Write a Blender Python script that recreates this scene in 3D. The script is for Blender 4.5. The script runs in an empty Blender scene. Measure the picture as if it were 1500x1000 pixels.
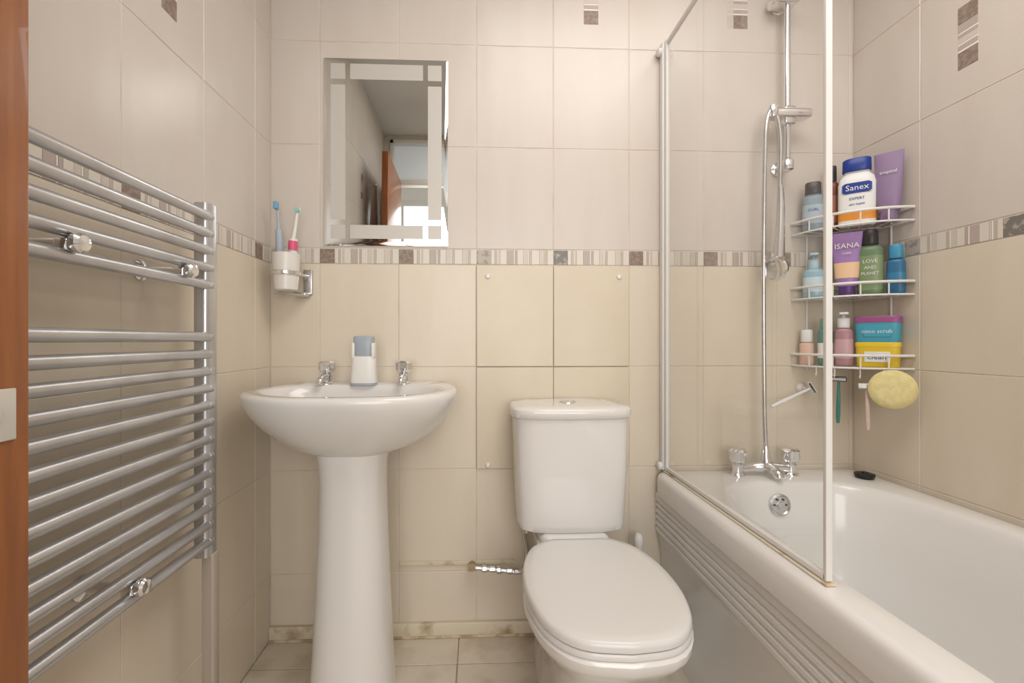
import bpy, bmesh, math, random
from mathutils import Vector, Matrix
random.seed(7)
S=bpy.context.scene
try:
    S.view_settings.view_transform='Standard'
    S.view_settings.look='None'
except Exception: pass

def lin(c):
    return tuple(((v/255)/12.92 if v/255<=0.04045 else ((v/255+0.055)/1.055)**2.4) for v in c)+(1.0,)

# ---------------------------------------------------------------- materials
def M(name,rgb,rough=.4,metal=0,noise=None,bump=None,island=0,coat=0,trans=0,stretch=None,ior=1.45,sheen=0):
    m=bpy.data.materials.new(name); m.use_nodes=True
    nt=m.node_tree; n=nt.nodes; l=nt.links; b=n['Principled BSDF']
    b.inputs['Base Color'].default_value=lin(rgb)
    b.inputs['Roughness'].default_value=rough
    b.inputs['Metallic'].default_value=metal
    b.inputs['Coat Weight'].default_value=coat
    b.inputs['Transmission Weight'].default_value=trans
    b.inputs['IOR'].default_value=ior
    tc=n.new('ShaderNodeTexCoord')
    mp=n.new('ShaderNodeMapping'); l.new(tc.outputs['Object'],mp.inputs[0])
    if stretch: mp.inputs['Scale'].default_value=stretch
    col=None
    if noise:
        sc,rgb2,lo,hi=noise
        t=n.new('ShaderNodeTexNoise'); t.inputs['Scale'].default_value=sc; t.inputs['Detail'].default_value=5
        l.new(mp.outputs[0],t.inputs['Vector'])
        r=n.new('ShaderNodeValToRGB'); r.color_ramp.elements[0].position=lo; r.color_ramp.elements[1].position=hi
        r.color_ramp.elements[0].color=lin(rgb); r.color_ramp.elements[1].color=lin(rgb2)
        l.new(t.outputs['Fac'],r.inputs[0]); col=r.outputs[0]
    if island:
        g=n.new('ShaderNodeNewGeometry'); mr=n.new('ShaderNodeMapRange')
        mr.inputs['To Min'].default_value=1-island; mr.inputs['To Max'].default_value=1+island
        l.new(g.outputs['Random Per Island'],mr.inputs['Value'])
        h=n.new('ShaderNodeHueSaturation'); l.new(mr.outputs[0],h.inputs['Value'])
        if col: l.new(col,h.inputs['Color'])
        else: h.inputs['Color'].default_value=lin(rgb)
        col=h.outputs[0]
    if col: l.new(col,b.inputs['Base Color'])
    if bump:
        t=n.new('ShaderNodeTexNoise'); t.inputs['Scale'].default_value=bump[0]; t.inputs['Detail'].default_value=2
        l.new(mp.outputs[0],t.inputs['Vector'])
        bp=n.new('ShaderNodeBump'); bp.inputs['Strength'].default_value=bump[1]; bp.inputs['Distance'].default_value=.01
        l.new(t.outputs['Fac'],bp.inputs['Height']); l.new(bp.outputs[0],b.inputs['Normal'])
    return m

tile_up=M('tile_upper',(210,201,192),.3,noise=(4,(206,196,186),.35,.7),bump=(7,.12),island=.01,stretch=(2.5,2.5,.6))
tile_lo=M('tile_lower',(219,208,191),.3,noise=(4,(215,203,184),.35,.7),bump=(7,.12),island=.01,stretch=(2.5,2.5,.6))
tile_pan=M('tile_access',(215,204,183),.33,noise=(5,(210,197,175),.35,.7),bump=(9,.1),island=.01)
grout=M('grout',(212,204,192),.8,noise=(9,(192,178,160),.45,.72))
b_cream=M('b_cream',(216,209,197),.3); b_tan=M('b_tan',(190,178,163),.3); b_white=M('b_white',(232,228,222),.3)
b_mauve=M('b_mauve',(182,168,160),.35); b_lt=M('b_lt',(204,194,182),.3)
b_brown=M('b_brown',(134,116,104),.4,noise=(90,(154,138,125),.45,.6)); b_grey=M('b_grey',(124,118,112),.35,noise=(60,(172,166,158),.5,.6))
b_stone=M('b_stone',(180,172,162),.35,noise=(60,(150,142,134),.5,.6))
ceram=M('ceramic_white',(224,221,217),.12,coat=.3)
acryl=M('bath_acrylic',(228,226,223),.16,coat=.2)
seatp=M('seat_plastic',(220,217,214),.18)
plast=M('white_plastic',(228,226,222),.35)
chrome=M('chrome',(232,232,234),.12,1)
chrome_d=M('chrome_worn',(212,212,214),.24,1,noise=(14,(190,188,186),.45,.7))
radpaint=M('radiator_silver',(204,204,207),.3,.82,noise=(10,(186,185,186),.4,.75))
brassy=M('brass_worn',(176,158,132),.38,1)
wood=M('door_wood',(156,93,43),.35,noise=(7,(130,73,31),.3,.7),stretch=(12,12,.9),coat=.2)
paintw=M('white_paint',(228,225,219),.45)
ceilm=M('ceiling_paint',(206,203,198),.9)
floort=M('floor_tile',(210,199,182),.35,noise=(9,(176,160,138),.46,.8),bump=(20,.1),island=.03)
groutf=M('floor_grout',(152,138,118),.9)
grime=M('skirt_grime',(214,203,180),.6,noise=(16,(150,120,82),.54,.78))
caulk=M('caulk_aged',(218,208,186),.6,noise=(18,(176,140,96),.56,.75))
frost=M('frost_etch',(200,196,189),.42,.2)
black=M('black_rubber',(30,30,30),.4)
clearp=M('clear_cup',(226,222,216),.25)
def simple(n,c,r=.35): return M(n,c,r)

glass=bpy.data.materials.new('screen_glass'); glass.use_nodes=True
nt=glass.node_tree; nt.nodes.clear()
o=nt.nodes.new('ShaderNodeOutputMaterial'); mx=nt.nodes.new('ShaderNodeMixShader')
tr=nt.nodes.new('ShaderNodeBsdfTransparent'); tr.inputs[0].default_value=(.94,.945,.94,1)
gl=nt.nodes.new('ShaderNodeBsdfGlossy'); gl.inputs['Roughness'].default_value=.01
lw=nt.nodes.new('ShaderNodeLayerWeight'); lw.inputs[0].default_value=.5
pw=nt.nodes.new('ShaderNodeMath'); pw.operation='POWER'; pw.inputs[1].default_value=4
ma=nt.nodes.new('ShaderNodeMath'); ma.operation='MULTIPLY_ADD'; ma.inputs[1].default_value=.9; ma.inputs[2].default_value=.075
nt.links.new(lw.outputs['Facing'],pw.inputs[0]); nt.links.new(pw.outputs[0],ma.inputs[0])
nt.links.new(ma.outputs[0],mx.inputs[0]); nt.links.new(tr.outputs[0],mx.inputs[1]); nt.links.new(gl.outputs[0],mx.inputs[2]); nt.links.new(mx.outputs[0],o.inputs[0])
mirr=M('mirror_silver',(228,231,230),.0,1)
def emis(name,rgb,st):
    m=bpy.data.materials.new(name); m.use_nodes=True
    b=m.node_tree.nodes['Principled BSDF']; b.inputs['Base Color'].default_value=lin(rgb); b.inputs['Emission Color'].default_value=lin(rgb); b.inputs['Emission Strength'].default_value=st
    b.inputs['Roughness'].default_value=.5
    return m
frglass=bpy.data.materials.new('frosted_glass'); frglass.use_nodes=True
nt=frglass.node_tree; nt.nodes.clear(); o=nt.nodes.new('ShaderNodeOutputMaterial'); mx=nt.nodes.new('ShaderNodeMixShader'); mx.inputs[0].default_value=.5
a1_=nt.nodes.new('ShaderNodeBsdfTranslucent'); a1_.inputs[0].default_value=(.85,.87,.88,1); a2_=nt.nodes.new('ShaderNodeBsdfDiffuse'); a2_.inputs[0].default_value=(.7,.72,.73,1)
nt.links.new(a1_.outputs[0],mx.inputs[1]); nt.links.new(a2_.outputs[0],mx.inputs[2]); nt.links.new(mx.outputs[0],o.inputs[0])
lampm=emis('lamp_glow',(255,247,238),.8)
fillm=emis('fill_window_glow',(236,240,242),.5)  # glowing pane of the added hallway window

# ---------------------------------------------------------------- builder
def se(rx,ry,n,N=48,cx=0,cy=0):
    out=[]
    for i in range(N):
        t=2*math.pi*i/N; c,s=math.cos(t),math.sin(t)
        out.append((cx+rx*math.copysign(abs(c)**(2/n),c), cy+ry*math.copysign(abs(s)**(2/n),s)))
    return out
def catmull(pts,sub=6,closed=False):
    n=len(pts); out=[]
    rng=n if closed else n-1
    for i in range(rng):
        p=[Vector(pts[(i+k)%n]) if closed else Vector(pts[min(max(i+k,0),n-1)]) for k in (-1,0,1,2)]
        for j in range(sub):
            t=j/sub
            out.append(.5*((2*p[1])+(p[2]-p[0])*t+(2*p[0]-5*p[1]+4*p[2]-p[3])*t*t+(3*p[1]-p[0]-3*p[2]+p[3])*t**3))
    if not closed: out.append(Vector(pts[-1]))
    return out
def outline(half,N=28):
    c=catmull([(a,b,0) for a,b in half],8)
    L=[0]
    for i in range(1,len(c)): L.append(L[-1]+(c[i]-c[i-1]).length)
    res=[]
    for k in range(N+1):
        s=L[-1]*k/N; i=0
        while i<len(L)-2 and L[i+1]<s: i+=1
        f=(s-L[i])/max(1e-9,L[i+1]-L[i]); p=c[i].lerp(c[i+1],f); res.append((max(0,p.x),p.y))
    res[0]=(0,res[0][1]); res[-1]=(0,res[-1][1])
    return res+[(-x,y) for x,y in reversed(res[1:-1])]

class B:
    def __init__(s,name): s.name=name; s.v=[]; s.f=[]; s.mi=[]; s.m=[]
    def _m(s,mat):
        if mat not in s.m: s.m.append(mat)
        return s.m.index(mat)
    def add(s,bm,mat,mtx=None):
        if mtx is not None: bmesh.ops.transform(bm,matrix=mtx,verts=bm.verts)
        bm.verts.ensure_lookup_table(); bm.verts.index_update(); o=len(s.v); k=s._m(mat)
        s.v+= [v.co.copy() for v in bm.verts]
        for f in bm.faces: s.f.append([o+v.index for v in f.verts]); s.mi.append(k)
        bm.free(); return s
    def box(s,x0,x1,y0,y1,z0,z1,mat,bev=0,seg=3,mtx=None):
        bm=bmesh.new(); bmesh.ops.create_cube(bm,size=1)
        for v in bm.verts: v.co=Vector(((x0+x1)/2+v.co.x*(x1-x0),(y0+y1)/2+v.co.y*(y1-y0),(z0+z1)/2+v.co.z*(z1-z0)))
        if bev: bmesh.ops.bevel(bm,geom=list(bm.edges),offset=bev,segments=seg,profile=.5,affect='EDGES')
        return s.add(bm,mat,mtx)
    def loft(s,rings,mat,cap0=True,cap1=True,mtx=None):
        bm=bmesh.new(); R=[[bm.verts.new(p) for p in r] for r in rings]
        n=len(R[0])
        for a,b in zip(R,R[1:]):
            for i in range(n): bm.faces.new((a[i],a[(i+1)%n],b[(i+1)%n],b[i]))
        if cap0: bm.faces.new(list(reversed(R[0])))
        if cap1: bm.faces.new(R[-1])
        bmesh.ops.recalc_face_normals(bm,faces=bm.faces)
        return s.add(bm,mat,mtx)
    def tube(s,pts,r,mat,seg=14,sub=0,mtx=None):
        P=[Vector(p) for p in pts]
        if sub:
            rr=r
            P=catmull(P,sub)
            if isinstance(r,(list,tuple)):
                r=[rr[min(i//sub,len(rr)-1)]*(1-(i%sub)/sub)+rr[min(i//sub+1,len(rr)-1)]*((i%sub)/sub) for i in range(len(P))]
        n=len(P); rs=list(r) if isinstance(r,(list,tuple)) else [r]*n
        T=[(P[min(i+1,n-1)]-P[max(i-1,0)]).normalized() for i in range(n)]
        u=T[0].orthogonal().normalized(); rings=[]
        for i in range(n):
            u=(u-T[i]*u.dot(T[i])).normalized(); w=T[i].cross(u)
            rings.append([P[i]+rs[i]*(math.cos(2*math.pi*k/seg)*u+math.sin(2*math.pi*k/seg)*w) for k in range(seg)])
        return s.loft(rings,mat,mtx=mtx)
    def lathe(s,prof,mat,loc=(0,0,0),axis=(0,0,1),seg=28,flut=0):
        q=Vector((0,0,1)).rotation_difference(Vector(axis)).to_matrix().to_4x4()
        m=Matrix.Translation(loc)@q
        rings=[[(max(r,1e-4)*(1+(flut*math.cos(6*2*math.pi*k/seg)))*math.cos(2*math.pi*k/seg),max(r,1e-4)*(1+(flut*math.cos(6*2*math.pi*k/seg)))*math.sin(2*math.pi*k/seg),z) for k in range(seg)] for r,z in prof]
        return s.loft(rings,mat,mtx=m)
    def sphere(s,c,r,mat,sc=(1,1,1)):
        bm=bmesh.new(); bmesh.ops.create_uvsphere(bm,u_segments=20,v_segments=12,radius=r)
        return s.add(bm,mat,Matrix.Translation(c)@Matrix.Diagonal((*sc,1)))
    def text(s,txt,size,mat,mtx):
        cu=bpy.data.curves.new('t','FONT'); cu.body=txt; cu.size=size; cu.align_x='CENTER'; cu.align_y='CENTER'; cu.extrude=.0002; cu.resolution_u=2
        ob=bpy.data.objects.new('t',cu); S.collection.objects.link(ob); bpy.context.view_layer.update()
        me=ob.evaluated_get(bpy.context.evaluated_depsgraph_get()).to_mesh()
        bm=bmesh.new(); bm.from_mesh(me); s.add(bm,mat,mtx)
        bpy.data.objects.remove(ob); bpy.data.curves.remove(cu)
    def done(s,ang=38):
        me=bpy.data.meshes.new(s.name); me.from_pydata(s.v,[],s.f)
        for m in s.m: me.materials.append(m)
        me.polygons.foreach_set('material_index',s.mi)
        me.polygons.foreach_set('use_smooth',[True]*len(s.f)); me.update()
        me.set_sharp_from_angle(angle=math.radians(ang))
        ob=bpy.data.objects.new(s.name,me); S.collection.objects.link(ob)
        return ob

# ---------------------------------------------------------------- room
XL,XR,YF,ZC=-.666,1.27,-1.70,2.42
def cells(j0,p,a,b):
    k=math.floor((a-j0)/p); out=[]
    while j0+k*p<b-1e-6:
        lo,hi=max(a,j0+k*p),min(b,j0+(k+1)*p)
        if hi-lo>.006: out.append((lo,hi))
        k+=1
    return out
rows=[(0,.207),(.207,.540),(.540,.873),(.873,1.206),(1.257,1.590),(1.590,1.923),(1.923,2.256),(2.256,ZC)]
segs=[(47,None),(12,b_cream),(8,b_tan),(4,b_white),(6,b_lt),(22,b_cream),(22,b_mauve),(4,b_white),(8,b_mauve),(20,b_cream),(14,b_lt),(4,b_white),(9,b_tan),(26,b_cream),(14,b_lt),(3,b_white),(9,b_tan),(20.5,b_cream)]
def tile_wall(name,to3,u0,u1,j0,mats_cycle,holes=(),rowsel=rows,border=True,decor=()):
    w=B(name)
    def slab(a,b,z0,z1,d0,d1,mat,ch=.0012):
        bm=bmesh.new(); vs=[]
        for (aa,bb,zz0,zz1,d) in ((a,b,z0,z1,d0),(a,b,z0,z1,d1-ch),(a+ch,b-ch,z0+ch,z1-ch,d1)):
            vs.append([bm.verts.new(to3(u,z,d)) for u,z in ((aa,zz0),(bb,zz0),(bb,zz1),(aa,zz1))])
        for p,q in zip(vs,vs[1:]):
            for i in range(4): bm.faces.new((p[i],p[(i+1)%4],q[(i+1)%4],q[i]))
        bm.faces.new(vs[0][::-1]); bm.faces.new(vs[-1]); bmesh.ops.recalc_face_normals(bm,faces=bm.faces)
        w.add(bm,mat)
    g=.0012
    regions=[(u0,u1,0,ZC)] if not holes else holes
    for (a,b,z0,z1) in regions:
        slab(a-(.06 if a==u0 else 0),b+(.06 if b==u1 else 0),z0-(.06 if z0==0 else 0),z1,-.06,-.0012,grout,0)
        for lo,hi in cells(j0,.2525,a,b):
            for r0,r1 in rowsel:
                q0,q1=max(r0,z0),min(r1,z1)
                if q1-q0<.01: continue
                slab(lo+g,hi-g,q0+g,q1-g,-.003,0,tile_up if r0>1.2 else tile_lo)
        if border and z1>1.25:
            k=math.floor((a-j0)/.2525); c=0
            while j0+k*.2525<b:
                u=j0+k*.2525+.001
                for wd,mt in segs:
                    m2=mt or mats_cycle[k%len(mats_cycle)]
                    lo,hi=max(a,u),min(b,u+wd*.001)
                    if hi-lo>.0015 and z0<1.2:
                        slab(lo+.0004,hi-.0004,1.2085,1.2545,-.003,.0006,m2,.0003)
                    u+=wd*.001
                k+=1
    for uc,zb in decor:
        z=zb
        for h,m2 in ((.045,b_brown),(.006,b_white),(.012,b_mauve),(.005,b_white),(.016,b_lt),(.008,b_mauve),(.005,b_white),(.022,b_mauve),(.045,b_brown)):
            slab(uc-.024,uc+.024,z,z+h-.0006,-.002,.0008,m2,.0003); z+=h
    return w.done(20)
cyc=[b_brown,b_brown,b_stone,b_grey,b_brown,b_brown]
tile_wall('wall_back',lambda u,z,d:(u,-d,z),XL,XR,-.5105,cyc,decor=((.373,2.003),(.879,2.003)))
tile_wall('wall_left',lambda u,z,d:(XL+d,u,z),YF,0,-.1-.2525*8,[b_brown,b_stone,b_brown],decor=((-.474,1.662),(-.979,1.662)))
tile_wall('wall_right',lambda u,z,d:(XR-d,u,z),YF,0,-.232-.2525*8,[b_stone,b_grey,b_stone],decor=((-.358,1.672),(-.863,1.672)))
DX0,DX1,DZ=-.60,.92,2.38  # opening widened on the unseen right side to let in more frontal light
tile_wall('wall_front',lambda u,z,d:(u,YF+d,z),XL,XR,-.5105,cyc,holes=[(DX1,XR,0,ZC),(XL,DX0,0,ZC),(DX0,DX1,DZ,ZC)],border=True)
t=B('trim_1')
t.box(DX0,DX0+.035,YF-.08,YF+.012,0,DZ,paintw,.003); t.box(DX1-.035,DX1,YF-.08,YF+.012,0,DZ,paintw,.003)
t.box(DX0,DX1,YF-.08,YF+.012,DZ-.035,DZ,paintw,.003); t.box(DX0+.035,DX1-.035,YF-.08,YF+.012,1.965,2.01,paintw,.003)
t.box(DX0+.035,DX1-.035,YF-.045,YF-.039,2.01,DZ-.035,frglass)
t.done()
fl=B('floor'); fl.box(XL,XR,YF-.06,0,-.06,-.0015,groutf)
for a,b in cells(-.0615-.33*3,.33,XL,XR):
    for c,d in cells(-.135-.33*6,.33,YF,0): fl.box(a+.0015,b-.0015,c+.0015,d-.0015,-.004,0,floort,.001,1)
fl.done()
c=B('ceiling'); c.box(XL-.06,XR+.06,YF-.06,.06,ZC,ZC+.06,ceilm); c.done()
h=B('floor_hallway'); h.box(-1.6,1.9,-3.3,YF-.06,-.06,0,M('hall_carpet',(200,193,183),.9,bump=(200,.4))); h.done()
hw=M('hall_paint',(234,231,226),.8)
WX0,WX1=-.72,1.32
h=B('wall_hallway')
h.box(-1.6,WX0,-3.36,-3.3,0,2.5,hw); h.box(WX1,1.9,-3.36,-3.3,0,2.5,hw); h.box(WX0,WX1,-3.36,-3.3,0,.55,hw); h.box(WX0,WX1,-3.36,-3.3,2.2,2.5,hw)
h.done()
h=B('wall_hallway_side'); h.box(-1.66,-1.6,-3.36,YF-.06,0,2.5,hw); h.box(1.9,1.96,-3.36,YF-.06,0,2.5,hw); h.done()
h=B('ceiling_hallway'); h.box(-1.6,1.9,-3.36,YF-.06,2.5,2.56,ceilm); h.done()
h=B('fill_window_1')  # added hallway window, put in to brighten the lower walls
for x0,x1,z0,z1 in ((WX0,WX0+.06,.55,2.2),(WX1-.06,WX1,.55,2.2),(WX0+.06,WX1-.06,.55,.61),(WX0+.06,WX1-.06,2.14,2.2),(-.08,-.03,.61,2.14),(.62,.67,.61,2.14),(WX0+.06,WX1-.06,1.62,1.67)): h.box(x0,x1,-3.34,-3.27,z0,z1,paintw,.004)
h.box(WX0+.06,WX1-.06,-3.325,-3.315,.61,2.14,fillm); h.done()
sk=B('baseboard_back'); sk.box(XL,.56,-.014,0,0,.045,grime,.003); sk.box(XL,.56,-.020,0,0,.007,M('skirt_dirt',(170,146,112),.8,noise=(30,(205,190,165),.4,.6)),.002)
sk.done()
st=B('trim_2'); st.box(-.255,.12,-.006,0,.228,.242,grime,.002); st.done()

# access panel
p=B('access_panel')
for i in range(2):
    for z0,z1 in ((.540,.873),(.873,1.206)):
        p.box(-.0055+.2525*i+.001,-.0055+.2525*(i+1)-.001,-.007,0,z0+.0015,z1-.0015,tile_pan,.0012,1)
for x,z in ((.032,1.168),(.465,1.168),(.032,.553),(.465,.553)):
    p.lathe([(.009,0),(.009,.002),(.006,.006),(0,.007)],b_white,(x,-.006,z),(0,-1,0))
p.done()

# ---------------------------------------------------------------- door (open)
d=B('door_1'); lp=M('plate_satin',(206,202,196),.35,.3)
d.box(-.522,-.478,-1.675,-.974,.008,1.975,wood,.002,2)
for sx,x in ((1,-.478),(-1,-.522)):
    d.box(min(x,x+sx*.003),max(x,x+sx*.003),-1.043,-.990,.858,.911,lp,.0014,3)
    d.lathe([(.012,0),(.012,.002),(.009,.003),(.008,.003),(.007,.006),(.002,.007)],lp,(x+sx*.003,-1.018,.884),(sx,0,0))
d.done()
tw=B('hanging_towel'); twm=M('towel_peach',(210,190,172),.95,bump=(150,.6))
rings=[]
for i in range(24):
    z=1.80-i*.035; w=.05+min(i,8)*.008
    rings.append([(-.628+ .018*math.cos(a)+.006*math.sin(3*a+i*.3), -1.19+w*math.sin(a), z) for a in [2*math.pi*k/32 for k in range(32)]])
tw.loft(rings,twm); tw.tube([(-.664,-1.19,1.80),(-.63,-1.19,1.795),(-.61,-1.19,1.82)],.005,chrome); tw.done()

# ---------------------------------------------------------------- mirror
m=B('bathroom_mirror'); x0,x1,z0,z1=-.4955,-.0985,1.265,1.868
m.box(x0+.002,x1-.002,-.003,-.0008,z0+.002,z1-.002,paintw)
def rr(i,y): return [(x0+i,y,z0+i),(x1-i,y,z0+i),(x1-i,y,z1-i),(x0+i,y,z1-i)]
m.loft([rr(0,-.003),rr(0,-.004),rr(.014,-.006)],mirr)
bx=lambda a,b,c,e: m.box(a,b,-.0064,-.006,c,e,frost)
a0,a1=x0+.022,x0+.068; b0,b1=x1-.064,x1-.020
c0,c1=z0+.022,z0+.066; e0,e1=z1-.068,z1-.018
for (p0,p1) in ((a0,a1),(b0,b1)):
    bx(p0,p1,c0,c1); bx(p0,p1,e0,e1); bx(p0,p1,c1+.018,e0-.018)
bx(a1+.016,b0-.016,c0,c1); bx(a1+.016,b0-.016,e0,e1)
m.done(10)

# ---------------------------------------------------------------- towel rail radiator
r=B('towel_rail_radiator'); RX=-.592
for y in (-.47,-.945):
    r.loft([[(RX+a,y+b,z) for a,b in se(.017,.021,3.5,24)] for z in (.495,.497,1.252,1.254)],radpaint)
bars=[1.227,1.190,1.153,1.116,1.079]+[.967-.0367*i for i in range(13)]
for z in bars:
    r.tube([(RX+.010,-.472,z),(RX+.010,-.943,z)],.0104,radpaint,18)
    r.lathe([(.0110,0),(.0110,.012),(.008,.015)],radpaint,(RX+.010,-.484,z),(0,1,0))
for y,z in ((-.812,1.0975),(-.562,1.0975),(-.692,.545)):
    r.tube([(XL+.001,y,z),(RX+.018,y,z)],.008,chrome)
    r.lathe([(.007,0),(.013,.003),(.0145,.007),(.0145,.013),(.011,.017),(0,.019)],chrome,(RX+.018,y,z),(1,0,0))
    r.lathe([(.02,0),(.02,.004),(.01,.008)],chrome,(XL+.001,y,z),(1,0,0))
    r.box(RX-.002,RX+.018,y-.010,y+.022,z-.014,z+.006,chrome,.004)
r.box(RX-.004,RX+.020,-.478,-.452,0,.497,M('pipe_boxing',(186,176,164),.3,.3),.003)
r.tube([(RX,-.945,.5),(RX,-.945,0)],.011,chrome)
r.done()

# ---------------------------------------------------------------- basin
BX=-.34
bs=B('pedestal_basin')
rim=outline([(0,-.435),(.10,-.428),(.18,-.398),(.244,-.345),(.277,-.275),(.280,-.20),(.268,-.11),(.247,-.03),(.225,-.004),(.15,-.002),(0,-.002)],32)
inn=outline([(0,-.395),(.09,-.388),(.16,-.36),(.215,-.305),(.235,-.245),(.225,-.19),(.19,-.15),(.13,-.125),(0,-.118)],32)
def sc(o,s,cy,z,sy=None): 
    sy=sy or s
    return [(BX+x*s,cy+(y-cy)*sy,z) for x,y in o]
R=[sc(rim,.30,-.20,.655,.42),sc(rim,.44,-.20,.665,.52),sc(rim,.60,-.18,.681,.64),sc(rim,.74,-.15,.705,.76),sc(rim,.86,-.10,.735,.87),sc(rim,.945,-.06,.768,.95),sc(rim,.985,0,.793,.985),sc(rim,.998,0,.808,.998),sc(rim,.999,0,.817,.999),sc(rim,.993,-.01,.823,.993),sc(rim,.975,-.01,.826,.975)]
R+=[sc(inn,1.03,-.25,.826),sc(inn,1.0,-.25,.822),sc(inn,.96,-.25,.805),sc(inn,.85,-.25,.76),sc(inn,.62,-.25,.72),sc(inn,.3,-.25,.705),sc(inn,.08,-.25,.70)]
bs.loft(R,ceram)
P=[]
for z,w,dp in ((0,.113,.112),(.03,.110,.108),(.12,.104,.100),(.3,.096,.092),(.45,.090,.088),(.58,.087,.087),(.63,.089,.09),(.675,.097,.095)):
    P.append([(BX+a,-.225+b,z) for a,b in se(w,dp,2.5,40)])
bs.loft(P,ceram)
bs.lathe([(.02,0),(.02,.003),(.012,.005)],chrome,(BX,-.25,.7035))
bs.done(50)

def tap(name,x,y,z,s=1.0):
    t=B(name)
    t.lathe([(.023*s,0),(.023*s,.004*s),(.017*s,.008*s),(.0165*s,.026*s),(.018*s,.032*s),(.012*s,.037*s)],chrome,(x,y,z))
    t.lathe([(.012*s,.036*s),(.019*s,.039*s),(.025*s,.048*s),(.0245*s,.062*s),(.027*s,.068*s),(.021*s,.074*s),(.006*s,.076*s)],chrome,(x,y,z),flut=.07)
    t.tube([(x,y,z+.018*s),(x,y-.03*s,z+.021*s),(x,y-.060*s,z+.018*s),(x,y-.068*s,z+.006*s)],[.011*s,.012*s,.011*s,.010*s],chrome,14,4)
    return t
tap('basin_tap',-.462,-.078,.826,.95).done(); tap('basin_tap',-.228,-.078,.826,.95).done()

# soap dispenser
s=B('soap_dispenser'); sw=plast; sb=simple('dispenser_grey',(160,170,178),.3)
SX,SY=-.342,-.105
R=[[(SX+a,SY+b,z) for a,b in se(w,dd,3.5,36)] for z,w,dd in ((.826,.034,.022),(.828,.037,.025),(.836,.038,.026),(.880,.036,.024),(.905,.0345,.023),(.912,.031,.021))]
s.loft(R,sw)
s.loft([[(SX+a,SY+b,z) for a,b in se(w,dd,3.5,36)] for z,w,dd in ((.911,.026,.019),(.93,.0285,.02),(.968,.030,.021),(.972,.027,.019))],sb)
s.box(SX-.034,SX-.024,SY-.02,SY+.015,.905,.952,sw,.004); s.box(SX+.024,SX+.034,SY-.02,SY+.015,.905,.952,sw,.004)
s.loft([[(SX+a,SY+b,z) for a,b in se(.0385,.0265,3.5,36)] for z in (.8262,.833)],sb)
s.done()

# toothbrush holder
TX,TY=-.588,-.068
t=B('toothbrush_holder')
t.lathe([(.030,0),(.033,.003),(.038,.055),(.0405,.112),(.038,.112),(.0355,.055),(.031,.006),(0,.006)],clearp,(TX,TY,1.112))
t.lathe([(.0405,0),(.0425,.002),(.0425,.010),(.0405,.012),(.0395,.006)],chrome,(TX,TY,1.158))
t.box(TX+.03,TX+.058,-.012,-.001,1.105,1.185,chrome_d,.003); t.box(TX+.012,TX+.05,-.045,-.004,1.098,1.110,chrome_d,.003)
t.tube([(TX+.045,-.01,1.163),(TX+.035,TY+.02,1.163)],.005,chrome)
t.tube([(TX-.03,TY-.02,1.105),(TX+.01,TY-.02,1.1),(TX+.045,-.03,1.1)],.004,chrome_d)
t.done()
t=B('toothbrush'); tb=simple('brush_grey',(172,184,194)); pk=simple('brush_pink',(222,92,130)); 
t.tube([(TX-.012,TY,1.12),(TX-.020,TY+.005,1.20),(TX-.026,TY+.01,1.30)],[.011,.011,.010],tb,14,5)
t.tube([(TX-.026,TY+.01,1.30),(TX-.029,TY+.01,1.34),(TX-.032,TY+.012,1.375)],[.005,.0035,.003],tb,10,4)
t.box(TX-.038,TX-.026,TY-.006,TY+.012,1.362,1.385,simple('bristle_b',(120,170,205)),.002); t.done()
t=B('electric_toothbrush')
t.tube([(TX+.01,TY,1.12),(TX+.018,TY,1.20),(TX+.022,TY,1.27)],[.012,.0135,.0125],plast,14,5)
t.tube([(TX+.021,TY-.003,1.235),(TX+.0225,TY-.003,1.262)],[.0135,.0138],pk,14)
t.tube([(TX+.022,TY,1.27),(TX+.028,TY,1.31),(TX+.034,TY,1.355)],[.0065,.005,.004],plast,12,4)
t.lathe([(.0075,0),(.008,.006),(.0075,.014)],simple('bristle_g',(150,200,190)),(TX+.034,TY+.004,1.358),(0,-1,0)); t.sphere((TX+.034,TY+.002,1.358),.009,plast,(1,.6,1))
t.done()

# ---------------------------------------------------------------- toilet
CX=.275
t=B('toilet')
def cr(w,yf,z,n=5): 
    return [(CX+a, (-.010+yf)/2+b - (0.010*(1-(a/w)**2) if b<0 else 0),z) for a,b in se(w,(-.010-yf)/2,n,64)]
t.loft([cr(.150,-.19,.408),cr(.156,-.195,.413),cr(.159,-.196,.43),cr(.166,-.198,.58),cr(.170,-.199,.736)],ceram)
t.loft([cr(.171,-.200,.733),cr(.177,-.205,.738),cr(.178,-.207,.752),cr(.177,-.206,.760),cr(.170,-.198,.7665),cr(.12,-.16,.770)],ceram)
t.lathe([(.026,0),(.026,.003),(.022,.005),(.021,.004),(.02,.006),(0,.007)],chrome,(CX,-.10,.769))
rimo=outline([(0,-.692),(.09,-.675),(.142,-.62),(.168,-.54),(.173,-.46),(.162,-.37),(.135,-.29),(.115,-.24),(.108,-.20),(.108,-.10),(.10,-.015),(0,-.012)],32)
foot=outline([(0,-.545),(.05,-.538),(.085,-.51),(.10,-.46),(.105,-.38),(.105,-.28),(.10,-.20),(.098,-.15),(.095,-.10),(.092,-.06),(.08,-.03),(0,-.028)],32)
def mixr(f,z,s=1): return [(CX+(a[0]*(1-f)+b[0]*f)*s,(a[1]*(1-f)+b[1]*f),z) for a,b in zip(rimo,foot)]
t.loft([mixr(1,0,1.08),mixr(1,.02,1.06),mixr(1,.05,1),mixr(.97,.14,.97),mixr(.85,.21,.96),mixr(.62,.27,.97),mixr(.3,.32,.985),mixr(.08,.352),mixr(0,.368),mixr(0,.380),mixr(.04,.385,.99)],ceram)
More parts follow.
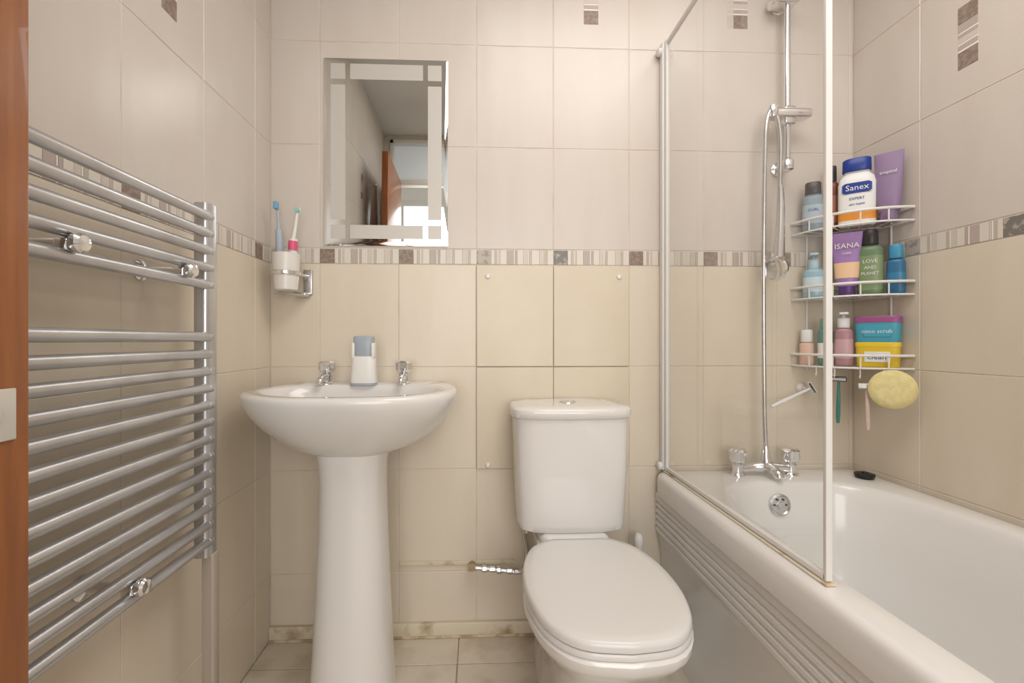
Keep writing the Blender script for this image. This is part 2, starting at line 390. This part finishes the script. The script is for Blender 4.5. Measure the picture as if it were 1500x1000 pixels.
t.box(CX-.10,CX+.10,-.225,-.012,.33,.409,ceram,.02,4)
lid=outline([(0,-.684),(.085,-.670),(.137,-.622),(.164,-.545),(.1715,-.46),(.163,-.37),(.138,-.30),(.106,-.266),(.092,-.254),(.07,-.250),(0,-.250)],36)
def lr(s,z): return [(CX+x*s,-.46+(y+.46)*(1-(1-s)*.7),z-.006) for x,y in lid]
t.loft([lr(.985,.391),lr(1.005,.393),lr(1.008,.400),lr(.99,.404)],seatp)
t.loft([lr(.98,.4045),lr(1.0,.407),lr(1.002,.415),lr(.99,.421),lr(.965,.4245),lr(.85,.4262),lr(.5,.427),lr(.1,.427)],seatp)
t.box(CX-.075,CX+.075,-.256,-.236,.393,.413,seatp,.006)
t.done(45)
# supply hose + valve
v=B('supply_pipe')
v.tube([(-.02,-.001,.232),(-.02,-.03,.232)],.010,brassy)
v.lathe([(.012,-.012),(.012,.012)],brassy,(-.02,-.03,.232),(1,0,0),6)
v.tube([(-.02,-.03,.232),(.04,-.035,.228),(.128,-.045,.222)],.0075,chrome_d,12,4)
for x,rr_,l in ((.02,.012,.016),(.045,.010,.02),(.066,.013,.014),(.10,.012,.02),(.122,.0105,.014)):
    v.lathe([(rr_*.8,-l/2),(rr_,-l/2+.002),(rr_,l/2-.002),(rr_*.8,l/2)],chrome_d,(x,-.034-.06*max(0,x-.02)*1.5,.231-.05*x),(1,0,0),8)
v.tube([(.115,-.045,.222),(.145,-.05,.235),(.153,-.06,.30),(.143,-.075,.36),(.152,-.09,.405)],.0075,chrome_d,12,6)
v.lathe([(.013,0),(.013,.03),(.010,.034)],chrome_d,(.150,-.085,.368))
v.done()
b=B('toilet_brush'); 
b.lathe([(.042,0),(.046,.004),(.043,.11),(.04,.13),(.02,.134),(.012,.136)],plast,(.505,-.075,0)); b.tube([(.505,-.075,.13),(.505,-.075,.30)],.007,plast)
b.lathe([(.008,0),(.014,.01),(.015,.045),(.008,.055)],plast,(.505,-.075,.295)); b.done()

# ---------------------------------------------------------------- bath
b=B('bathtub'); 
cx,cy=(.578+1.268)/2,(-.003-1.694)/2; hx,hy=.345,.8455
N=96
def rect(ix,iz,n=30): return [(cx+a,cy+bb,iz) for a,bb in se(hx-ix,hy-ix,n,N)]
def inner(dx,dyt,dyb,z,n):
    y1=-.003-dyt; y0=-1.694+dyb
    return [(a,bb,z) for a,bb in se(hx-dx,(y1-y0)/2,n,N,cx+.006,(y0+y1)/2)]
b.loft([rect(.004,.455),rect(0,.460),rect(0,.508),rect(.003,.520),rect(.010,.5275),rect(.02,.530),
        inner(.062,.128,.10,.530,4.2),inner(.070,.137,.108,.527,4.2),inner(.076,.144,.115,.518,4.1),inner(.084,.152,.13,.49,4.),inner(.098,.172,.2,.36,3.8),inner(.112,.192,.28,.24,3.6),inner(.135,.215,.33,.19,3.4),inner(.18,.27,.40,.172,3),inner(.30,.6,.70,.168,2.6)],acryl,cap0=False)
prof=[(.592,.458),(.587,.452),(.587,.432),(.594,.428)]
z=.428
for i in range(5):
    prof+=[(.5945,z),(.588,z-.004),(.5875,z-.014),(.5945,z-.018)]; z-=.0205
prof+=[(.596,z),(.600,z-.03),(.606,.25),(.606,.12),(.598,.07),(.594,.05),(.594,.0)]
bm=bmesh.new(); A=[bm.verts.new((x,-.004,zz)) for x,zz in prof]; C=[bm.verts.new((x,-1.694,zz)) for x,zz in prof]
for i in range(len(prof)-1): bm.faces.new((A[i],A[i+1],C[i+1],C[i]))
D=[bm.verts.new((.64,yy,zz)) for yy in (-.004,-1.694) for zz in (.458,0)]
bm.faces.new(A+[D[1],D[0]]); bm.faces.new(C[::-1]+[D[2],D[3]])
bmesh.ops.recalc_face_normals(bm,faces=bm.faces)
b.add(bm,acryl)
b.lathe([(.033,0),(.033,.004),(.027,.008),(.024,.005),(.012,.005),(.010,.010),(0,.010)],chrome_d,(.903,-.160,.466),(0,-1,.12))
for k in range(6):
    a=k*math.pi/3; b.lathe([(.0035,0),(.0035,.0006)],black,(.903+.018*math.cos(a),-.1655,.4675+.018*math.sin(a)),(0,-1,.12),8)
b.lathe([(.03,0),(.03,.003),(.02,.005)],chrome,(.93,-.36,.170))
b.done(35)
pl=B('bath_plug'); pl.lathe([(.021,0),(.024,.002),(.027,.010),(.027,.014),(.02,.016),(.008,.015),(.007,.020),(0,.021)],black,(1.205,-.118,.530)); pl.done()

# bath mixer
t=B('bath_mixer_tap')
MX,MY,MZ=.913,-.072,.530
for sx in (-.087,.087):
    x=MX+sx
    t.lathe([(.024,0),(.024,.004),(.016,.008),(.0155,.028),(.018,.034),(.012,.040)],chrome,(x,MY,MZ))
    t.lathe([(.012,.040),(.021,.044),(.026,.054),(.025,.072),(.027,.078),(.021,.084),(.006,.086)],chrome,(x,MY,MZ),flut=.07)
t.tube([(MX-.087,MY,MZ+.02),(MX-.04,MY-.004,MZ+.026),(MX,MY-.008,MZ+.028),(MX+.04,MY-.004,MZ+.026),(MX+.087,MY,MZ+.02)],[.012,.014,.020,.014,.012],chrome,16,5)
t.tube([(MX,MY-.008,MZ+.026),(MX,MY-.040,MZ+.030),(MX,MY-.066,MZ+.022),(MX,MY-.072,MZ+.010)],[.017,.016,.014,.013],chrome,16,5)
t.lathe([(.017,0),(.018,.02),(.013,.034),(.012,.05),(.009,.065)],chrome,(MX,MY-.008,MZ+.03))
t.done()
# shower
t=B('shower_rail_set'); RXs,RYs=1.003,-.052
t.tube([(RXs,RYs,1.515),(RXs,RYs,2.16)],.0095,chrome)
t.lathe([(.012,0),(.019,.004),(.020,.03),(.014,.04)],chrome,(RXs,RYs,1.508))
for z in (1.53,2.07): 
    t.tube([(RXs,-.001,z),(RXs,RYs,z)],.011,chrome); t.lathe([(.022,0),(.022,.006),(.012,.012)],chrome,(RXs,-.001,z),(0,-1,0)); t.sphere((RXs,RYs,z),.019,chrome)
t.box(RXs-.05,RXs+.03,-.075,-.02,2.045,2.085,chrome,.01,3)
t.box(.935,1.068,RYs-.030,RYs+.012,1.674,1.702,chrome,.007,3); t.box(RXs-.02,RXs+.02,RYs-.02,RYs+.016,1.655,1.715,chrome,.008,3)
t.lathe([(.014,0),(.017,.02),(.014,.035)],chrome,(.942,RYs-.02,1.672))
t.tube([(.957,-.083,1.45),(.956,-.086,1.38),(.952,-.090,1.30),(.946,-.092,1.22)],[.010,.0135,.0145,.018],chrome,16,5)
t.lathe([(.012,-.014),(.028,-.008),(.036,0),(.037,.010),(.033,.016),(.030,.014),(0,.015)],chrome,(.940,-.094,1.185),(-.82,-.45,-.1))
t.sphere((.943,-.088,1.195),.027,chrome,(.8,.7,1.8))
t.tube([(MX,MY-.008,MZ+.09),(.910,-.078,.75),(.909,-.076,1.0),(.910,-.075,1.3),(.914,-.075,1.55),(.920,-.075,1.655),(.936,-.076,1.695),(.955,-.078,1.66),(.962,-.080,1.58),(.957,-.083,1.44)],.0068,chrome_d,12,8)
t.done()

# ---------------------------------------------------------------- bath screen
sx=.615
g=B('bath_shower_screen')
Y0,Y1,Z0,Z1=-.016,-.708,.540,1.925
bm=bmesh.new(); bm.faces.new([bm.verts.new(q) for q in ((sx,Y1,Z0),(sx,Y0,Z0),(sx,Y0,Z1),(sx,Y1,Z1))]); g.add(bm,glass)
g.box(sx-.014,sx+.012,-.028,-.002,.536,1.935,plast,.003)
g.tube([(sx-.002,-.036,.538),(sx-.002,-.036,1.935)],.006,plast)
g.box(sx-.006,sx+.006,Y1-.003,Y1+.005,.537,Z1+.004,plast,.0015)
g.box(sx-.006,sx+.006,Y1,-.03,.536,.548,plast,.002)
g.box(sx-.006,sx+.006,Y1,-.03,Z1-.005,Z1+.005,plast,.0015)
for z in (.548,1.905): 
    g.lathe([(.012,0),(.014,.004),(.013,.012),(.006,.015)],plast,(sx-.013,-.018,z),(-1,0,0))
g.done()
cs=B('trim_3'); cs.box(sx-.011,sx+.010,Y1-.008,-.01,.5302,.5345,caulk,.002)
cs.done()

# ---------------------------------------------------------------- corner caddy
w=B('corner_shower_caddy'); wm=M('wire_white',(230,228,224),.3)
CXc,CYc=1.266,-.004
def arc(r_,z,n=16): return [(CXc-r_*math.cos(a),CYc-r_*math.sin(a),z) for a in [math.pi/2*k/n for k in range(n+1)]]
shelves=(1.310,1.094,.876)
for z in shelves:
    w.tube(arc(.212,z),.0030,wm,8); w.tube(arc(.214,z+.038),.0042,wm,8); w.tube(arc(.12,z),.0018,wm,6)
    for zz in (z,z+.038):
        w.tube([(CXc-.214,CYc,zz),(CXc,CYc,zz)],.0025,wm,8); w.tube([(CXc,CYc,zz),(CXc,CYc-.214,zz)],.0025,wm,8)
    for k in range(9):
        a=math.pi/2*(k+.5)/9
        w.tube([(CXc-.205*math.cos(a),CYc-.205*math.sin(a),z),(CXc-.03*math.cos(a),CYc-.03*math.sin(a),z)],.0016,wm,6)
    for k in range(1,5):
        a=math.pi/2*k/5
        w.tube([(CXc-.213*math.cos(a),CYc-.213*math.sin(a),z),(CXc-.213*math.cos(a),CYc-.213*math.sin(a),z+.038)],.0022,wm,6)
for x,y in ((1.105,CYc),(CXc,-.145)): w.tube([(x,y,.86),(x,y,1.37)],.003,wm,8)
for a in (.35,.62,.95,1.25):
    x,y=CXc-.19*math.cos(a),CYc-.19*math.sin(a)
    w.tube([(x,y,.876),(x,y,.853),(x-.006,y-.006,.845),(x-.012,y-.012,.852)],.0018,wm,8,3)
w.done()

def rotm(x,y,z,deg): return Matrix.Translation((x,y,z))@Matrix.Rotation(math.radians(deg),4,'Z')
def label_m(x,y,z,deg,yo,zo): return rotm(x,y,z,deg)@Matrix.Translation((0,yo,zo))@Matrix.Rotation(math.pi/2,4,'X')
def bottle(name,x,y,z,wd,dp,h,body,cap,capw,caph,rot=-38,n=2.6,shoulder=.12,label=None,txt=None,neck=True,pump=False):
    b=B(name); mt=rotm(x,y,z+.003,rot); rw=wd/2; rd=dp/2; hb=h-caph
    sh=hb*shoulder
    prof=[(0,.88),(.003,.97),(.01,1),(hb-sh,1),(hb-sh*.5,.9),(hb-sh*.15,.65),(hb,max(.3,capw/wd*.9))]
    b.loft([[(a,c,zz) for a,c in se(rw*s_,rd*s_ if s_>.5 else min(rd,rw*s_),n,32)] for zz,s_ in prof],body,mtx=mt)
    b.loft([[(a,c,zz) for a,c in se(capw/2*s_,min(capw/2,rd)*s_,2.2 if capw<wd*.75 else n,28)] for zz,s_ in ((hb,.95),(hb+.002,1),(h-.003,.98),(h,.88))],cap,mtx=mt)
    if pump:
        b.tube([(0,0,h),(0,0,h+.012)],.005,cap,mtx=mt); b.box(-.012,.012,-.03,.01,h+.010,h+.018,cap,.003,mtx=mt)
    if label:
        m2,l0,l1=label
        b.loft([[(a,c,zz) for a,c in se(rw*1.008,rd*1.015,n,32)] for zz in (hb*l0,hb*l1)],m2,mtx=mt)
    if txt:
        for (s_,size,tm,zo) in txt: b.text(s_,size,tm,label_m(x,y,z,rot,-rd*1.03-.0006,zo))
    return b
def tubeb(name,x,y,z,wd,h,body,cap,caph,rot=-38,txt=None,stripe=None):
    b=B(name); mt=rotm(x,y,z+.003,rot)
    b.loft([[(a,c,zz) for a,c in se(.021*s_,.019*s_,2.4,28)] for zz,s_ in ((0,.95),(.002,1),(caph,1),(caph+.001,.9))],cap,mtx=mt)
    pr=[(caph,.024,.019),(caph+.006,.028,.020)]+[(caph+.006+(h-caph-.006)*f, .028+(wd/2-.028)*f, .020*(1-f)+.0015*f) for f in (.25,.5,.75,.97,1)]
    b.loft([[(a,c,zz) for a,c in se(q,w_,2.2,32)] for zz,q,w_ in pr],body,mtx=mt)
    if stripe: 
        m2,f0,f1=stripe
        rr2=[]
        for f in (f0,f1):
            zz=caph+.006+(h-caph-.006)*f; rr2.append([(a,c,zz) for a,c in se((.028+(wd/2-.028)*f)*1.01,(.020*(1-f)+.0015*f)*1.04,2.2,32)])
        b.loft(rr2,m2,mtx=mt)
    if txt:
        for (s_,size,tm,zo,yo) in txt: b.text(s_,size,tm,label_m(x,y,z,rot,yo,zo))
    return b
W=simple('label_white',(230,230,228)); NB=simple('navy',(28,58,140)); OR=simple('orange',(228,150,60)); DK=simple('dark_cap',(52,48,50))
PU=simple('purple_tube',(142,120,152)); PU2=simple('lilac_tube',(156,122,176)); GR=simple('green_bottle',(104,128,96)); BL=simple('blue_bottle',(48,106,144)); BR=simple('brown_bottle',(110,60,42))
GB=simple('grey_blue_bottle',(134,150,162)); CB=simple('clear_blue',(146,182,200),.2); TG=simple('teal_green',(66,126,118)); PK=simple('rose_foam',(172,130,136)); TQ=simple('turquoise',(74,160,184)); YE=simple('yellow_tub',(226,194,54)); MG=simple('magenta_lid',(150,82,132)); PE=simple('peach',(220,182,164))
z=1.310
bottle('shampoo_bottle',1.090,-.052,z,.058,.040,.158,GB,DK,.045,.038,-35,label=(simple('lab1',(168,184,196)),.2,.7),txt=[('CURL',.012,NB,.07)]).done()
bottle('shower_oil_bottle',1.145,-.062,z,.042,.036,.208,BR,DK,.026,.05,-35,label=(simple('lab2',(150,92,66)),.15,.7)).done()
sb_=bottle('shower_gel_bottle',1.174,-.125,z,.094,.040,.208,W,NB,.072,.040,-40,n=2.8,shoulder=.22,label=(OR,.10,.26),txt=[('EXPERT',.011,NB,.085),('skin health',.009,NB,.068)])
sb_.loft([[(a,-.021+c*.2-.0,zz) for a,c in se(.036*s_,.004,2,24)] for zz,s_ in ((.102,.8),(.107,1),(.129,1),(.134,.8))],NB,mtx=rotm(1.174,-.125,z,-40)); sb_.text('Sanex',.024,W,label_m(1.174,-.125,z,-40,-.0225,.118)); sb_.done()
tubeb('body_lotion_tube',1.226,-.180,z,.070,.208,PU,PU,.03,-52,txt=[('tropical',.013,W,.15,-.012)]).done()
z=1.094
bottle('face_wash_bottle',1.092,-.052,z,.058,.042,.125,CB,simple('paleblue',(176,206,220)),.03,.03,-35,label=(simple('lab3',(196,216,224)),.2,.7),pump=True).done()
tubeb('hand_cream_tube',1.150,-.115,z,.080,.198,PU2,simple('violet_cap',(92,62,120)),.03,-40,txt=[('ISANA',.022,W,.158,-.012),('CARE',.009,W,.135,-.014)],stripe=(simple('lab4',(228,192,154)),.12,.42)).done()
bottle('conditioner_bottle',1.199,-.145,z,.064,.038,.198,GR,DK,.040,.045,-43,label=(simple('lab5',(128,148,108)),.1,.78),txt=[('LOVE',.015,W,.105),('AND',.013,W,.086),('PLANET',.012,W,.068)]).done()
bottle('hair_spray_bottle',1.238,-.190,z,.044,.032,.145,BL,simple('cyan_cap',(66,144,180)),.034,.04,-48,label=(simple('lab6',(60,126,164)),.3,.6)).done()
z=.876
bottle('roll_on_bottle',1.082,-.034,z,.040,.036,.115,PE,W,.034,.04,-35).done()
bottle('mouthwash_bottle',1.110,-.078,z,.040,.034,.150,TG,simple('green_cap',(78,146,130)),.026,.03,-35,label=(W,.2,.6)).done()
bottle('foam_cleanser_bottle',1.150,-.103,z,.050,.038,.150,PK,W,.034,.03,-38,label=(simple('lab7',(198,160,164)),.2,.7),pump=True).done()
def tub(name,x,y,z,w_,d_,h_,body,lidm,lidh,rot,txt=None):
    b=B(name); mt=rotm(x,y,z,rot)
    b.loft([[(a,c,zz) for a,c in se(w_/2*s_,d_/2*s_,5,40)] for zz,s_ in ((0,.9),(.003,.93),(h_-lidh,.97))],body,mtx=mt)
    b.loft([[(a,c,zz) for a,c in se(w_/2*s_,d_/2*s_,5,40)] for zz,s_ in ((h_-lidh,1),(h_-.003,1),(h_,.95))],lidm,mtx=mt)
    b.box(-w_*.28,w_*.28,-d_/2*.985-.0006,-d_/2*.9,h_*.2,h_*.62,TQ if body==TQ else W,.001,1,mtx=mt)
    if txt: b.text(txt[0],txt[1],txt[2],label_m(x,y,z,rot,-d_/2*.985-.001,h_*.41))
    return b.done()
tub('wipes_tub',1.212,-.158,z+.003,.108,.056,.075,YE,YE,.014,-48,('clean',.022,NB))
tub('scrub_tub',1.212,-.158,z+.0785,.112,.060,.078,TQ,MG,.020,-48,('coco scrub',.016,W))

# sponge
s=B('bath_sponge'); spm=M('sponge_yellow',(228,215,158),.9,noise=(70,(220,206,146),.4,.6),bump=(160,.12))
s.lathe([(.035,-.016),(.048,-.013),(.055,-.006),(.056,.004),(.050,.012),(.036,.016),(.01,.016)],spm,(1.196,-.222,.818),(-.6,-.8,.05),36)
s.tube([(1.196,-.215,.86),(1.2,-.20,.870)],.0015,W,6); s.done()
def razor(name,p,q,hm,hd,face=(-.6,-.8,0)):
    r=B(name); p,q=Vector(p),Vector(q); dr=(q-p).normalized(); side=dr.cross(Vector(face)).normalized(); nf=Vector(face).normalized()
    mid=p.lerp(q,.5)+nf*.004
    r.tube([p,p.lerp(q,.25),mid,p.lerp(q,.8),q],[.003,.0045,.0055,.006,.004],hm,10,4)
    mt=Matrix((( side.x,nf.x,dr.x,p.x),(side.y,nf.y,dr.y,p.y),(side.z,nf.z,dr.z,p.z),(0,0,0,1)))
    r.box(-.020,.020,-.005,.007,-.009,.007,hd,.003,2,mtx=mt); r.box(-.017,.017,.0065,.0078,-.004,.004,chrome,mtx=mt)
    return r
razor('razor',(1.127,-.112,.838),(1.130,-.105,.70),TG,DK).done()
razor('razor',(1.160,-.176,.822),(1.172,-.168,.69),simple('rose_handle',(218,196,186)),W).done()
hk=razor('razor',(1.085,-.055,.806),(.935,-.075,.748),W,simple('razor_head',(206,210,214)))
hk.done()
hk=B('suction_hook'); hk.lathe([(.017,0),(.014,.006),(.005,.010),(.005,.03)],clearp,(1.085,-.002,.80),(0,-1,0)); hk.tube([(1.085,-.03,.80),(1.085,-.045,.79),(1.085,-.055,.797)],.003,chrome,8,3); hk.done()

# ---------------------------------------------------------------- ceiling lamp + lights
L=B('ceiling_lamp'); L.box(.0,1.10,-1.50,-.50,ZC-.03,ZC,paintw,.004); L.box(.02,1.08,-1.48,-.52,ZC-.034,ZC-.028,lampm); L.done()
def area(name,loc,rot,sx_,sy_,power,col):
    a=bpy.data.lights.new(name,'AREA'); a.energy=power; a.shape='RECTANGLE'; a.size=sx_; a.size_y=sy_; a.color=col
    o=bpy.data.objects.new(name,a); o.location=loc; o.rotation_euler=rot; S.collection.objects.link(o); return o
area('ceiling_light',(.55,-1.00,ZC-.04),(0,0,0),1.06,.96,14.5,(1,.97,.935))
area('hall_fill_light',(.30,-3.26,1.37),(math.pi/2,0,0),1.9,1.5,36,(1,.98,.96))  # added fill light from the hallway, for the lower walls and bath
wd=bpy.data.worlds.new('World'); S.world=wd; wd.use_nodes=True
wd.node_tree.nodes['Background'].inputs[0].default_value=(1,.97,.94,1); wd.node_tree.nodes['Background'].inputs[1].default_value=.8

# ---------------------------------------------------------------- camera
cam=bpy.data.cameras.new('camera'); cam.sensor_width=36; cam.lens=660/1500*36; cam.shift_x=22/1500; cam.shift_y=-.0013; cam.clip_start=.02
co=bpy.data.objects.new('camera',cam); co.location=(0,-1.475,.96); co.rotation_euler=(math.pi/2,0,math.radians(-2.4)); S.collection.objects.link(co); S.camera=co
